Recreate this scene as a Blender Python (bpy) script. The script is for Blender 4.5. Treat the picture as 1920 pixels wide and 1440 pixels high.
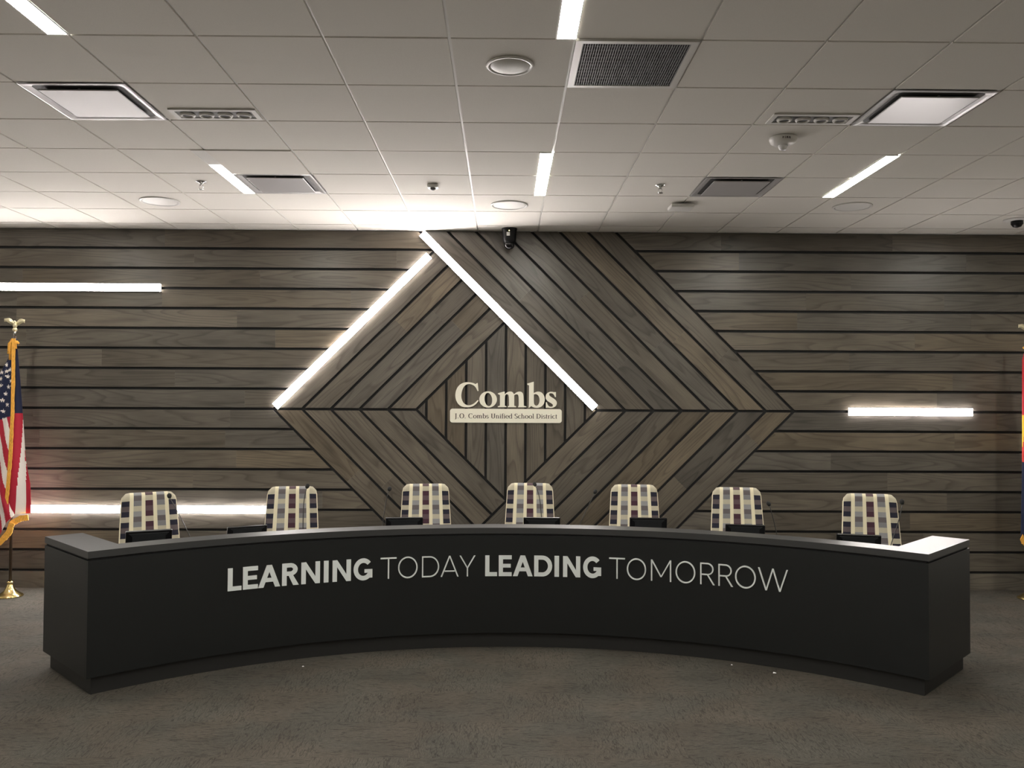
import bpy, bmesh, math, random
from mathutils import Vector, Matrix, geometry
for o in list(bpy.data.objects): bpy.data.objects.remove(o, do_unlink=True)
random.seed(7)
C = bpy.context.scene.collection
PI = math.pi
# ---------------------------------------------------------------- camera
CZ = 1.8679
F_PX = 1581.17
PITCH, YAW, ROLL = 0.02389, 0.00941, 0.0048
fwd = Vector((math.sin(YAW)*math.cos(PITCH), math.cos(YAW)*math.cos(PITCH), math.sin(PITCH)))
rt = Vector((math.cos(YAW), -math.sin(YAW), 0)); up = rt.cross(fwd)
r2 = rt*math.cos(ROLL)+up*math.sin(ROLL); u2 = -rt*math.sin(ROLL)+up*math.cos(ROLL)
cam = bpy.data.objects.new('camera', bpy.data.cameras.new('camera')); C.objects.link(cam)
cam.data.sensor_width = 36; cam.data.lens = F_PX/1920*36; cam.data.clip_start = .05
cam.matrix_world = Matrix(((r2.x,u2.x,-fwd.x,0),(r2.y,u2.y,-fwd.y,0),(r2.z,u2.z,-fwd.z,CZ),(0,0,0,1)))
S = bpy.context.scene
S.camera = cam
S.view_settings.view_transform = 'Standard'; S.view_settings.look = 'None'
S.view_settings.gamma = 1; S.view_settings.use_curve_mapping = False
S.view_settings.exposure = 0.0
w = bpy.data.worlds.new('world'); S.world = w; w.use_nodes = True
w.node_tree.nodes['Background'].inputs[0].default_value = (0.02,0.02,0.02,1)
LED_POWER = 90.0
CEIL_POWER = 110.0
LED_COL = (1.0,.93,.90); CEIL_COL = (1.0,.955,.86)

# ---------------------------------------------------------------- room sizes
H = 3.6325; D = 8.573; SEAM = 1.808; PIT = .20363
T = .6096; GX = -.27356; GY = 4.0309
XL, XR, YB = -7.4, 7.4, -5.2

# ---------------------------------------------------------------- materials
def mat(name, col=(.5,.5,.5), rough=.5, metal=0, emit=None, power=0, spec=.5, coat=0, sheen=0):
    m = bpy.data.materials.new(name); m.use_nodes = True
    b = m.node_tree.nodes['Principled BSDF']
    b.inputs['Base Color'].default_value = (*col,1); b.inputs['Roughness'].default_value = rough
    b.inputs['Metallic'].default_value = metal; b.inputs['Specular IOR Level'].default_value = spec
    b.inputs['Coat Weight'].default_value = coat; b.inputs['Sheen Weight'].default_value = sheen
    if emit:
        b.inputs['Emission Color'].default_value = (*emit,1); b.inputs['Emission Strength'].default_value = power
    return m
def nd(m, t, **k):
    n = m.node_tree.nodes.new(t)
    for a,v in k.items(): setattr(n,a,v)
    return n
def lk(m,a,b): m.node_tree.links.new(a,b)
def noisy(m, scale, amt, rough_amt=0, bump=0, stretch=(1,1,1), detail=4):
    """multiply the base colour by a fine procedural noise, optional bump"""
    b = m.node_tree.nodes['Principled BSDF']; c = tuple(b.inputs['Base Color'].default_value)
    tc = nd(m,'ShaderNodeTexCoord'); mp = nd(m,'ShaderNodeMapping'); mp.inputs['Scale'].default_value = stretch
    lk(m,tc.outputs['Object'],mp.inputs[0])
    n = nd(m,'ShaderNodeTexNoise'); n.inputs['Scale'].default_value = scale; n.inputs['Detail'].default_value = detail
    lk(m,mp.outputs[0],n.inputs['Vector'])
    r = nd(m,'ShaderNodeMapRange'); r.inputs['To Min'].default_value = 1-amt; r.inputs['To Max'].default_value = 1+amt
    r.inputs['From Min'].default_value = .3; r.inputs['From Max'].default_value = .7
    lk(m,n.outputs[0],r.inputs[0])
    mx = nd(m,'ShaderNodeVectorMath', operation='SCALE'); mx.inputs[0].default_value = c[:3]
    lk(m,r.outputs[0],mx.inputs['Scale']); lk(m,mx.outputs[0],b.inputs['Base Color'])
    if bump:
        bp = nd(m,'ShaderNodeBump'); bp.inputs['Strength'].default_value = bump; bp.inputs['Distance'].default_value = .002
        lk(m,n.outputs[0],bp.inputs['Height']); lk(m,bp.outputs[0],b.inputs['Normal'])
    return m

def wood_material():
    m = mat('stained_oak', (.1,.085,.07), .42)
    b = m.node_tree.nodes['Principled BSDF']
    uv = nd(m,'ShaderNodeUVMap', uv_map='uv')
    def mapped(sc):
        mp = nd(m,'ShaderNodeMapping'); mp.inputs['Scale'].default_value = sc
        lk(m,uv.outputs[0],mp.inputs[0]); return mp.outputs[0]
    # cathedral contour lines
    n1 = nd(m,'ShaderNodeTexNoise'); n1.inputs['Scale'].default_value = 1; n1.inputs['Detail'].default_value = 1.2; n1.inputs['Roughness'].default_value=.4
    lk(m,mapped((.55,5.2,1)),n1.inputs['Vector'])
    mu = nd(m,'ShaderNodeMath', operation='MULTIPLY'); mu.inputs[1].default_value = 13; lk(m,n1.outputs[0],mu.inputs[0])
    fr = nd(m,'ShaderNodeMath', operation='FRACT'); lk(m,mu.outputs[0],fr.inputs[0])
    rp = nd(m,'ShaderNodeValToRGB'); e = rp.color_ramp.elements
    e[0].position = 0; e[0].color = (.66,.66,.66,1); e[1].position = .35; e[1].color = (1,1,1,1)
    x = e.new(.9); x.color = (1.02,1.02,1.02,1); x = e.new(1); x.color = (.70,.70,.70,1)
    lk(m,fr.outputs[0],rp.inputs[0])
    # fine fibres
    n2 = nd(m,'ShaderNodeTexNoise'); n2.inputs['Scale'].default_value = 1; n2.inputs['Detail'].default_value = 4
    lk(m,mapped((5,190,1)),n2.inputs['Vector'])
    r2_ = nd(m,'ShaderNodeMapRange'); r2_.inputs['From Min'].default_value=.3; r2_.inputs['From Max'].default_value=.7
    r2_.inputs['To Min'].default_value=.80; r2_.inputs['To Max'].default_value=1.18; lk(m,n2.outputs[0],r2_.inputs[0])
    # blotches
    n3 = nd(m,'ShaderNodeTexNoise'); n3.inputs['Scale'].default_value = 1; n3.inputs['Detail'].default_value = 2
    lk(m,mapped((1.6,5,1)),n3.inputs['Vector'])
    r3 = nd(m,'ShaderNodeMapRange'); r3.inputs['From Min'].default_value=.35; r3.inputs['From Max'].default_value=.65
    r3.inputs['To Min'].default_value=.84; r3.inputs['To Max'].default_value=1.16; lk(m,n3.outputs[0],r3.inputs[0])
    ca = nd(m,'ShaderNodeVertexColor', layer_name='tone')
    def mulv(a,bv):
        k = nd(m,'ShaderNodeVectorMath', operation='MULTIPLY'); lk(m,a,k.inputs[0]); lk(m,bv,k.inputs[1]); return k.outputs[0]
    c = mulv(ca.outputs[0], rp.outputs[0])
    c = mulv(c, r2_.outputs[0]); c = mulv(c, r3.outputs[0])
    lk(m,c,b.inputs['Base Color'])
    ro = nd(m,'ShaderNodeMapRange'); ro.inputs['To Min'].default_value=.29; ro.inputs['To Max'].default_value=.42; lk(m,n2.outputs[0],ro.inputs[0]); lk(m,ro.outputs[0],b.inputs['Roughness'])
    bp = nd(m,'ShaderNodeBump'); bp.inputs['Strength'].default_value=.25; bp.inputs['Distance'].default_value=.001
    lk(m,n2.outputs[0],bp.inputs['Height']); lk(m,bp.outputs[0],b.inputs['Normal'])
    return m

def carpet_material():
    m = mat('carpet_tile', (.1,.09,.075), .95, spec=.15)
    b = m.node_tree.nodes['Principled BSDF']
    tc = nd(m,'ShaderNodeTexCoord')
    def noise(sc, scale=1, det=3, rot=0, typ='ShaderNodeTexNoise'):
        mp = nd(m,'ShaderNodeMapping'); mp.inputs['Scale'].default_value = sc; mp.inputs['Rotation'].default_value = (0,0,rot)
        lk(m,tc.outputs['Object'],mp.inputs[0])
        n = nd(m,'ShaderNodeTexNoise'); n.inputs['Scale'].default_value = scale; n.inputs['Detail'].default_value = det
        lk(m,mp.outputs[0],n.inputs['Vector']); return n.outputs[0]
    def rng(s, a, b_, lo, hi):
        r = nd(m,'ShaderNodeMapRange'); r.inputs['From Min'].default_value=a; r.inputs['From Max'].default_value=b_
        r.inputs['To Min'].default_value=lo; r.inputs['To Max'].default_value=hi; lk(m,s,r.inputs[0]); return r.outputs[0]
    def mul(a,b_):
        k = nd(m,'ShaderNodeMath', operation='MULTIPLY'); lk(m,a,k.inputs[0]); lk(m,b_,k.inputs[1]); return k.outputs[0]
    def mix(f,a,b_):
        k = nd(m,'ShaderNodeMix', data_type='FLOAT'); lk(m,f,k.inputs[0]); lk(m,a,k.inputs[2]); lk(m,b_,k.inputs[3]); return k.outputs[0]
    # quarter-turned tiles 50 cm
    ck = nd(m,'ShaderNodeTexChecker'); ck.inputs['Scale'].default_value = 2.0
    ck.inputs['Color1'].default_value=(0,0,0,1); ck.inputs['Color2'].default_value=(1,1,1,1)
    lk(m,tc.outputs['Object'],ck.inputs['Vector'])
    # thin wandering crackle threads: contour line of a stretched noise
    def threads(sc, det, n=8):
        s = noise(sc,1,det)
        mu = nd(m,'ShaderNodeMath', operation='MULTIPLY'); mu.inputs[1].default_value=n; lk(m,s,mu.inputs[0])
        fr = nd(m,'ShaderNodeMath', operation='FRACT'); lk(m,mu.outputs[0],fr.inputs[0])
        return rng(fr.outputs[0],0,.20,.48,1)
    t = mix(ck.outputs[0], threads((2.2,13,1),6), threads((13,2.6,1),6))
    fine = rng(noise((260,260,1),1,2),.3,.7,.62,1.38)
    dash = mix(ck.outputs[0], rng(noise((30,150,1),1,2),.35,.65,.82,1.16), rng(noise((150,30,1),1,2),.35,.65,.82,1.16))
    big = rng(noise((1.5,2.2,1),1,3),.35,.65,.86,1.14)
    v = mul(mul(t,fine),mul(dash,big))
    cr = nd(m,'ShaderNodeMix', data_type='RGBA')
    cr.inputs[6].default_value=(.071,.067,.057,1); cr.inputs[7].default_value=(.077,.068,.056,1)
    lk(m,rng(noise((2.5,2.5,1),1,2),.4,.6,0,1),cr.inputs[0])
    sc = nd(m,'ShaderNodeVectorMath', operation='SCALE'); lk(m,cr.outputs[2],sc.inputs[0]); lk(m,v,sc.inputs['Scale'])
    lk(m,sc.outputs[0],b.inputs['Base Color'])
    bp = nd(m,'ShaderNodeBump'); bp.inputs['Strength'].default_value=.6; bp.inputs['Distance'].default_value=.004
    lk(m,v,bp.inputs['Height']); lk(m,bp.outputs[0],b.inputs['Normal'])
    return m

def tone_material(name, rough=.85, sheen=.2):
    m = mat(name, rough=rough, sheen=sheen, spec=.2)
    ca = nd(m,'ShaderNodeVertexColor', layer_name='tone')
    tc = nd(m,'ShaderNodeTexCoord'); n = nd(m,'ShaderNodeTexNoise'); n.inputs['Scale'].default_value=350
    lk(m,tc.outputs['Object'],n.inputs['Vector'])
    r = nd(m,'ShaderNodeMapRange'); r.inputs['To Min'].default_value=.85; r.inputs['To Max'].default_value=1.15; lk(m,n.outputs[0],r.inputs[0])
    s = nd(m,'ShaderNodeVectorMath', operation='SCALE'); lk(m,ca.outputs[0],s.inputs[0]); lk(m,r.outputs[0],s.inputs['Scale'])
    lk(m,s.outputs[0],m.node_tree.nodes['Principled BSDF'].inputs['Base Color'])
    return m

M = dict(
 wood=wood_material(), black=mat('black_reveal',(.008,.008,.009),.8),
 carpet=carpet_material(),
 tile=noisy(mat('acoustic_tile',(.715,.69,.64),.95,spec=.2),420,.05,bump=.15),
 tee=mat('ceiling_tee',(.72,.71,.68),.45),
 paint=noisy(mat('wall_paint',(.72,.70,.65),.9),3,.03),
 led=mat('led_diffuser',(.9,.9,.9),.5,emit=LED_COL,power=LED_POWER),
 lamp=mat('lamp_diffuser',(.9,.9,.9),.5,emit=CEIL_COL,power=CEIL_POWER),
 alu=mat('aluminium_channel',(.55,.55,.55),.35,1),
 white=mat('white_enamel',(.74,.73,.70),.35), whitem=mat('white_plastic',(.7,.69,.66),.5),
 gloss=mat('satin_white_metal',(.44,.43,.43),.30,.1), diffin=mat('duct_interior',(.05,.05,.05),.6),
 grille=mat('grille_grey',(.22,.225,.235),.5), grilled=mat('grille_shadow_pan',(.04,.04,.045),.8),
 dgrey=mat('dark_grey_metal',(.10,.10,.10),.5),
 desk=noisy(mat('charcoal_laminate',(.0068,.0080,.0086),.42),6,.06),
 desktop=mat('charcoal_counter',(.040,.041,.042),.38),
 kick=mat('kick_laminate',(.016,.016,.016),.5),
 work=mat('work_surface',(.06,.06,.06),.5),
 letter=mat('silver_letters',(.77,.81,.81),.5),
 cream=mat('cream_acrylic',(.88,.85,.73),.45), ink=mat('brown_ink',(.08,.065,.05),.6),
 fabric=tone_material('plaid_upholstery'), creamfab=noisy(mat('cream_upholstery',(.62,.58,.47),.9,sheen=.2),300,.1),
 shell=mat('black_nylon',(.02,.02,.02),.5), chrome=mat('chrome',(.7,.7,.7),.12,1),
 plastic=mat('black_plastic',(.006,.006,.007),.35,spec=.3), screenback=mat('monitor_recess',(.02,.022,.024),.4),
 screen=mat('dark_glass',(.01,.01,.012),.08),
 foam=mat('foam_windscreen',(.012,.012,.012),.95), neck=mat('gunmetal_gooseneck',(.09,.09,.09),.35,.8),
 gold=mat('polished_brass',(.86,.68,.30),.18,1), palegold=mat('pale_gilt',(.92,.84,.58),.28,.85),
 pole=mat('dark_oak_pole',(.045,.028,.018),.4),
 flag=tone_material('flag_nylon',.6,.1), fringe=noisy(mat('gold_fringe',(.80,.40,.06),.8),260,.3,stretch=(1,1,.15)),
 clear=mat('clear_lens',(.8,.8,.8),.08,spec=.8), paper=mat('white_paper',(.85,.85,.85),.8),
 yled=mat('yellow_indicator',(.9,.8,.3),.4,emit=(1,.85,.35),power=6), inkdark=mat('dark_print',(.05,.03,.03),.6))

# ---------------------------------------------------------------- mesh builder
class MB:
    def __init__(s): s.v=[]; s.f=[]; s.mi=[]; s.uv=[]; s.col=[]; s.sm=[]
    def add(s, verts, faces, mi=0, uvs=None, col=None, smooth=False):
        o=len(s.v); s.v += [tuple(p) for p in verts]
        for k,f in enumerate(faces):
            s.f.append([o+i for i in f]); s.mi.append(mi); s.sm.append(smooth)
            s.uv.append([uvs[i] for i in f] if uvs else [(0,0)]*len(f))
            s.col.append(col[k] if isinstance(col,list) else (col or (1,1,1)))
        return s
    def box(s, a, b, mi=0, M_=None):
        x0,y0,z0=a; x1,y1,z1=b
        v=[(x0,y0,z0),(x1,y0,z0),(x1,y1,z0),(x0,y1,z0),(x0,y0,z1),(x1,y0,z1),(x1,y1,z1),(x0,y1,z1)]
        if M_ is not None: v=[M_@Vector(p) for p in v]
        return s.add(v,[(0,3,2,1),(4,5,6,7),(0,1,5,4),(1,2,6,5),(2,3,7,6),(3,0,4,7)],mi)
    def rbox(s, a, b, r=.01, mi=0, M_=None, seg=2, smooth=True):
        bm=bmesh.new(); bmesh.ops.create_cube(bm,size=1)
        for v in bm.verts:
            v.co=Vector([(a[i]+b[i])/2+v.co[i]*(b[i]-a[i]) for i in range(3)])
        bmesh.ops.bevel(bm,geom=list(bm.edges),offset=r,segments=seg,affect='EDGES',profile=.5)
        if M_ is not None: bm.transform(M_)
        return s.bm(bm,mi,smooth)
    def bm(s,bm,mi=0,smooth=True):
        bm.verts.ensure_lookup_table(); bm.verts.index_update()
        s.add([v.co[:] for v in bm.verts],[[v.index for v in f.verts] for f in bm.faces],mi,smooth=smooth); bm.free(); return s
    def lathe(s, prof, n=32, c=(0,0,0), mi=0, smooth=True, M_=None):
        vs=[];fs=[]
        for r,z in prof:
            for k in range(n):
                a=2*PI*k/n; p=Vector((c[0]+r*math.cos(a),c[1]+r*math.sin(a),c[2]+z)); vs.append(M_@p if M_ is not None else p)
        for i in range(len(prof)-1):
            for k in range(n):
                k2=(k+1)%n; fs.append((i*n+k,i*n+k2,(i+1)*n+k2,(i+1)*n+k))
        fs.append(tuple(range(n))[::-1]); fs.append(tuple((len(prof)-1)*n+k for k in range(n)))
        return s.add(vs,fs,mi,smooth=smooth)
    def tube(s, pts, r, n=10, mi=0):
        pts=[Vector(p) for p in pts]; rr=r if isinstance(r,(list,tuple)) else [r]*len(pts); vs=[];fs=[]; ref=None
        for i,p in enumerate(pts):
            d=(pts[min(i+1,len(pts)-1)]-pts[max(i-1,0)]).normalized()
            if ref is None: ref=d.orthogonal().normalized()
            ref=(ref-d*ref.dot(d)).normalized(); b=d.cross(ref)
            for k in range(n):
                a=2*PI*k/n; vs.append(p+ref*math.cos(a)*rr[i]+b*math.sin(a)*rr[i])
        for i in range(len(pts)-1):
            for k in range(n): k2=(k+1)%n; fs.append((i*n+k,i*n+k2,(i+1)*n+k2,(i+1)*n+k))
        fs.append(tuple(range(n))[::-1]); fs.append(tuple((len(pts)-1)*n+k for k in range(n)))
        return s.add(vs,fs,mi,smooth=True)
    def prism(s, loops, place, d0, d1, mi=0, mi_side=None):
        """loops of 2D points (first outer, others holes); place(u,v,d) -> 3D"""
        l3=[[Vector((p[0],p[1],0)) for p in l] for l in loops]
        flat=[p for l in loops for p in l]; n=len(flat)
        tris=[t for t in geometry.tessellate_polygon(l3)]
        def area(t):
            a,b,c=[flat[i] for i in t]; return (b[0]-a[0])*(c[1]-a[1])-(b[1]-a[1])*(c[0]-a[0])
        tris=[t if area(t)>0 else t[::-1] for t in tris if abs(area(t))>1e-12]
        s.add([place(p[0],p[1],d1) for p in flat]+[place(p[0],p[1],d0) for p in flat],
              list(tris)+[tuple(i+n for i in t[::-1]) for t in tris],mi)
        for l in loops:
            m_=len(l); s.add([place(p[0],p[1],d0) for p in l]+[place(p[0],p[1],d1) for p in l],
              [(i,(i+1)%m_,m_+(i+1)%m_,m_+i) for i in range(m_)],mi if mi_side is None else mi_side)
        return s
    def build(s, name, mats, parent=None, loc=None, norm=True):
        me=bpy.data.meshes.new(name); me.from_pydata(s.v,[],s.f)
        if not isinstance(mats,(list,tuple)): mats=[mats]
        for m in mats: me.materials.append(m)
        me.uv_layers.new(name='uv'); me.color_attributes.new('tone','FLOAT_COLOR','CORNER')
        uvl=me.uv_layers['uv']; ca=me.color_attributes['tone']
        i=0
        for k,p in enumerate(me.polygons):
            p.material_index=s.mi[k]; p.use_smooth=s.sm[k]
            for j in range(len(p.vertices)):
                uvl.data[i].uv=s.uv[k][j]; ca.data[i].color=(*s.col[k],1); i+=1
        if norm:
            b=bmesh.new(); b.from_mesh(me); bmesh.ops.recalc_face_normals(b,faces=list(b.faces)); b.to_mesh(me); b.free()
        me.update()
        o=bpy.data.objects.new(name,me); C.objects.link(o)
        if parent: o.parent=parent
        if loc: o.location=loc
        return o
def smooth_angle(o, deg=40):
    me=o.data
    for p in me.polygons: p.use_smooth=True
    try: me.set_sharp_from_angle(angle=math.radians(deg))
    except Exception: pass
    return o
def tag(o,label,cat,group=None):
    o['label']=label; o['category']=cat
    if group: o['group']=group
    return o
def struct(o): o['kind']='structure'; return o
def thing(name,label,cat,loc=(0,0,0),rz=0,group=None):
    o=bpy.data.objects.new(name,None); C.objects.link(o); o.location=loc; o.rotation_euler=(0,0,rz); o.empty_display_size=.1
    return tag(o,label,cat,group)
KIDS={}
def kids(o): return [c for c in bpy.data.objects if c.parent is o]
def dup(o,label=None,loc=None,rz=None,parent=None):
    c=o.copy(); C.objects.link(c)
    if parent: c.parent=parent
    for k in kids(o): dup(k,parent=c)
    if label: c['label']=label
    if loc: c.location=loc
    if rz is not None: c.rotation_euler=(0,0,rz)
    return c

# ---------------------------------------------------------------- floor and plain walls
struct(MB().box((XL,YB,-.05),(XR,D+.1,0)).build('floor',M['carpet']))
struct(MB().box((XL-.1,YB,0),(XL,D+.1,H+.1)).build('wall_left',M['paint']))
struct(MB().box((XR,YB,0),(XR+.1,D+.1,H+.1)).build('wall_right',M['paint']))
struct(MB().box((XL,YB-.1,0),(XR,YB,H+.1)).build('wall_back',M['paint']))

# ---------------------------------------------------------------- plank wall
wall=struct(MB().box((XL,D+.02,0),(XR,D+.1,H)).build('wall_front',M['black']))
def clip(poly,a,b,c):           # keep a*x+b*z<=c
    out=[]
    for i in range(len(poly)):
        p,q=poly[i],poly[(i+1)%len(poly)]; dp=a*p[0]+b*p[1]-c; dq=a*q[0]+b*q[1]-c
        if dp<=0: out.append(p)
        if dp*dq<0:
            t=dp/(dp-dq); out.append((p[0]+t*(q[0]-p[0]),p[1]+t*(q[1]-p[1])))
    return out
G=.0135                        # half a groove
R2=math.sqrt(2)
def tonecol():
    k=random.gauss(1,.10); k=max(.78,min(1.25,k)); wv=random.random()
    a=(.113,.096,.075); b=(.101,.091,.078); c=(.124,.101,.073)
    base=[a[i]*(1-wv)+b[i]*wv for i in range(3)] if random.random()<.75 else c
    return tuple(x*k for x in base)
def board(mb, poly, ang, hp, lengths=(1.3,2.6), z0=.0, gap_ends=True):
    """poly: convex polygon in x,z already cut to one strip; hp: list of halfplanes (outer bounds), split along the grain"""
    for (a,b,c) in hp:
        n=math.hypot(a,b); poly=clip(poly,a/n,b/n,c/n-G)
        if len(poly)<3: return
    ca,sa=math.cos(ang),math.sin(ang)
    us=[p[0]*ca+p[1]*sa for p in poly]; lo,hi=min(us),max(us)
    cuts=[lo]; u=lo+random.uniform(.25,1)*lengths[1]
    while u<hi-.3: cuts.append(u); u+=random.uniform(*lengths)
    cuts.append(hi)
    for i in range(len(cuts)-1):
        q=clip(clip(poly,-ca,-sa,-cuts[i]-(.0004 if i else 0)),ca,sa,cuts[i+1])
        if len(q)<3: continue
        ox,oy=random.uniform(0,40),random.uniform(0,40)
        n=len(q); y0,y1=D+.0205,D; bev=.0015
        cx=sum(p[0] for p in q)/n; cz=sum(p[1] for p in q)/n
        uvs=[(p[0]*ca+p[1]*sa+ox,-p[0]*sa+p[1]*ca+oy) for p in q]
        vs=[(p[0],y1,p[1]) for p in q]+[(p[0],y0,p[1]) for p in q]
        fs=[tuple(range(n))]+[(i_,(i_+1)%n,n+(i_+1)%n,n+i_) for i_ in range(n)]
        mb.add(vs,fs,0,uvs+uvs,tonecol())
BIG=[(XL,0.0),(XR,0.0),(XR,H),(XL,H)]
A0=2.758; DL=.2894; DR=.2868; UL=2.698; LL0=.918; RL0=.858
lh=MB(); 
k0=-9
for k in range(k0,10):
    z0=SEAM+k*PIT; z1=z0+PIT
    zz0=max(z0,-G); zz1=min(z1,H+G)
    if zz1-zz0<.03: continue
    strip=[(0,-1,-zz0),(0,1,zz1)]
    upper=k>=0
    if upper:
        board(lh,BIG,0,strip+[(1,-1,-(UL+5*DL)),(1,1,A0)])
        board(lh,BIG,0,strip+[(-1,-1,-(A0+7*DR))])
    else:
        board(lh,BIG,0,strip+[(1,1,LL0-5*DL),(1,-1,-RL0)])
        board(lh,BIG,0,strip+[(-1,1,RL0-7*DR)])
c1=lh.build('horizontal_planking',M['wood'],wall,norm=False)
dm=MB()
for k in range(5):   # upper left, rising to the right
    board(dm,BIG,PI/4,[(0,-1,-SEAM),(1,1,A0),(1,-1,-(UL+k*DL)),(-1,1,UL+(k+1)*DL)])
for k in range(5):   # lower left
    board(dm,BIG,-PI/4,[(0,1,SEAM),(1,-1,-RL0),(1,1,LL0-k*DL),(-1,-1,-(LL0-(k+1)*DL)),(0,-1,G)])
for k in range(7):   # upper right
    board(dm,BIG,-PI/4,[(0,-1,-SEAM),(-1,-1,-(A0+k*DR)),(1,1,A0+(k+1)*DR),(0,1,H+G)])
for k in range(7):   # lower right
    board(dm,BIG,PI/4,[(0,1,SEAM),(-1,1,RL0-k*DR),(1,-1,-(RL0-(k+1)*DR)),(0,-1,G)])
for k in range(-6,6):# inner diamond, upright boards
    x0=.018+k*.2015
    board(dm,BIG,PI/2,[(-1,0,-x0),(1,0,x0+.2015),(1,1,A0),(-1,1,UL),(-1,-1,-LL0),(1,-1,-RL0)],lengths=(3,4))
c2=dm.build('diamond_planking',M['wood'],wall,norm=False)
c2['label']='planks laid in nested diamond and chevron pattern'

# ---------------------------------------------------------------- LED strips on the wall
def led(p,q,label,wd=.074,lip=False):
    p=Vector((p[0],0,p[1])); q=Vector((q[0],0,q[1])); L=(q-p).length; c=(p+q)/2; a=math.atan2((q-p).z,(q-p).x)
    t=thing('led_strip_light',label,'wall light',(c.x,D,c.z),0,'LED strip lights on the plank wall')
    t.rotation_euler=(0,-a,0)
    h=MB().box((-L/2-.003,-.004,-wd/2-.0035),(L/2+.003,-.0002,wd/2+.0035))
    if lip:  # side fins added to keep the strip's light off the ceiling nearby
        for s_ in (-1,1): h.box((-L/2-.003,-.034,s_*(wd/2+.0022)-.0013),(L/2+.003,-.004,s_*(wd/2+.0022)+.0013))
    h.build('housing',M['alu'],t)
    b=bmesh.new(); bmesh.ops.create_cube(b,size=1)
    for v in b.verts: v.co=Vector((v.co.x*(L-.002),-.0095+v.co.y*.011,v.co.z*wd))
    bmesh.ops.bevel(b,geom=[e for e in b.edges if abs(e.verts[0].co.y+.015)<.001 and abs(e.verts[1].co.y+.015)<.001],offset=.006,segments=2,affect='EDGES')
    MB().bm(b,0,False).build('diffuser',M['led'],t)
led((-.845,3.603),(.925,1.833),'long glowing white strip slanting from ceiling down to the right beside the sign',lip=True)
led((-2.318,1.832),(-.772,3.378),'glowing white strip slanting up from the left tip of the diamond')
led((-5.6,SEAM+6*PIT),(-3.49,SEAM+6*PIT),'level glowing strip high on the left, above the red striped flag',lip=True)
led((-5.3,SEAM-5*PIT),(-2.28,SEAM-5*PIT),'level glowing strip low on the left, behind the two leftmost chairs')
led((3.515,SEAM),(4.785,SEAM),'short level glowing strip alone on the right side of the plank wall')

# ---------------------------------------------------------------- ceiling
def cx_(i): return GX+T*i
def cy_(j): return GY+T*j
skip={(-4,1),(4,1),(-3,4),(3,4),(1,0)}
cl=MB(); tb=.0078
cl.box((XL,YB,H+.009),(XR,D+.1,H+.1),1)
for i in range(-12,13):
    for j in range(-16,8):
        x0=max(cx_(i),XL); x1=min(cx_(i+1),XR); y0=max(cy_(j),YB); y1=min(cy_(j+1),D-.016)
        if x1-x0<.05 or y1-y0<.05 or (i,j) in skip: continue
        dz=random.uniform(-.0006,.0006)+(-.006 if (i,j)==(-3,3) else 0)
        cl.box((x0+tb,y0+tb,H+dz),(x1-tb,y1-(tb if j<7 else .004),H+.0088),0)
cl.box((XL,D-.020,H-.0005),(XR,D+.1,H+.0088),1)
struct(cl.build('ceiling',[M['tile'],M['tee']],norm=False))

def ceil_lamp(label,i,j,ylo=0.0,first=[None]):
    x1=cx_(i)+.008; loc=(x1-.052,cy_(j)+T,H)
    if first[0] is None:
        t=thing('linear_ceiling_light',label,'ceiling light',loc,0,'recessed linear ceiling lights')
        f=MB(); L=T-.008; wd=.052
        f.box((-wd,-L,-.006),(wd,-L+.008,-.0008)).box((-wd,L-.008,-.006),(wd,L,-.0008)).box((-wd,-L+.008,-.006),(-wd+.007,L-.008,-.0008)).box((wd-.007,-L+.008,-.006),(wd,L-.008,-.0008))
        f.build('trim_frame',M['white'],t)
        MB().box((-wd+.007,-L+.008,-.0045),(wd-.007,L-.008,-.0012)).build('diffuser',M['lamp'],t)
        first[0]=t; return t
    return dup(first[0],label,loc)
ceil_lamp('short glowing ceiling bar nearest the wall, straight above the sign',1,3)
ceil_lamp('glowing ceiling bar cut by the top edge, beside the square grille',1,-2)
ceil_lamp('glowing ceiling bar on the right, between strobe and dark round speaker',5,3)
ceil_lamp('glowing ceiling bar cut off by the top left corner of the photo',-3,-2)
ceil_lamp('glowing ceiling bar on the left, touching a square air diffuser',-3,3)
for (i,j,nm) in [(-7,3,'nearest the plank wall, past the left edge'),(9,3,'nearest the plank wall, past the right edge'),(-7,-2,'second from the plank wall, past the left edge'),(5,-2,'second from the plank wall, past the right edge'),
                 (-7,-7,'added behind the viewer for frontal light, far left'),(9,-7,'added behind the viewer for frontal light, far right'),(-3,-7,'added behind the viewer for frontal light, left of the middle'),(1,-7,'added behind the viewer for frontal light, in the middle'),(5,-7,'added behind the viewer for frontal light, right of the middle')]:  # unseen rear row, added to light the surfaces that face the viewer
    ceil_lamp('glowing ceiling bar '+nm,i,j)

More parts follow.
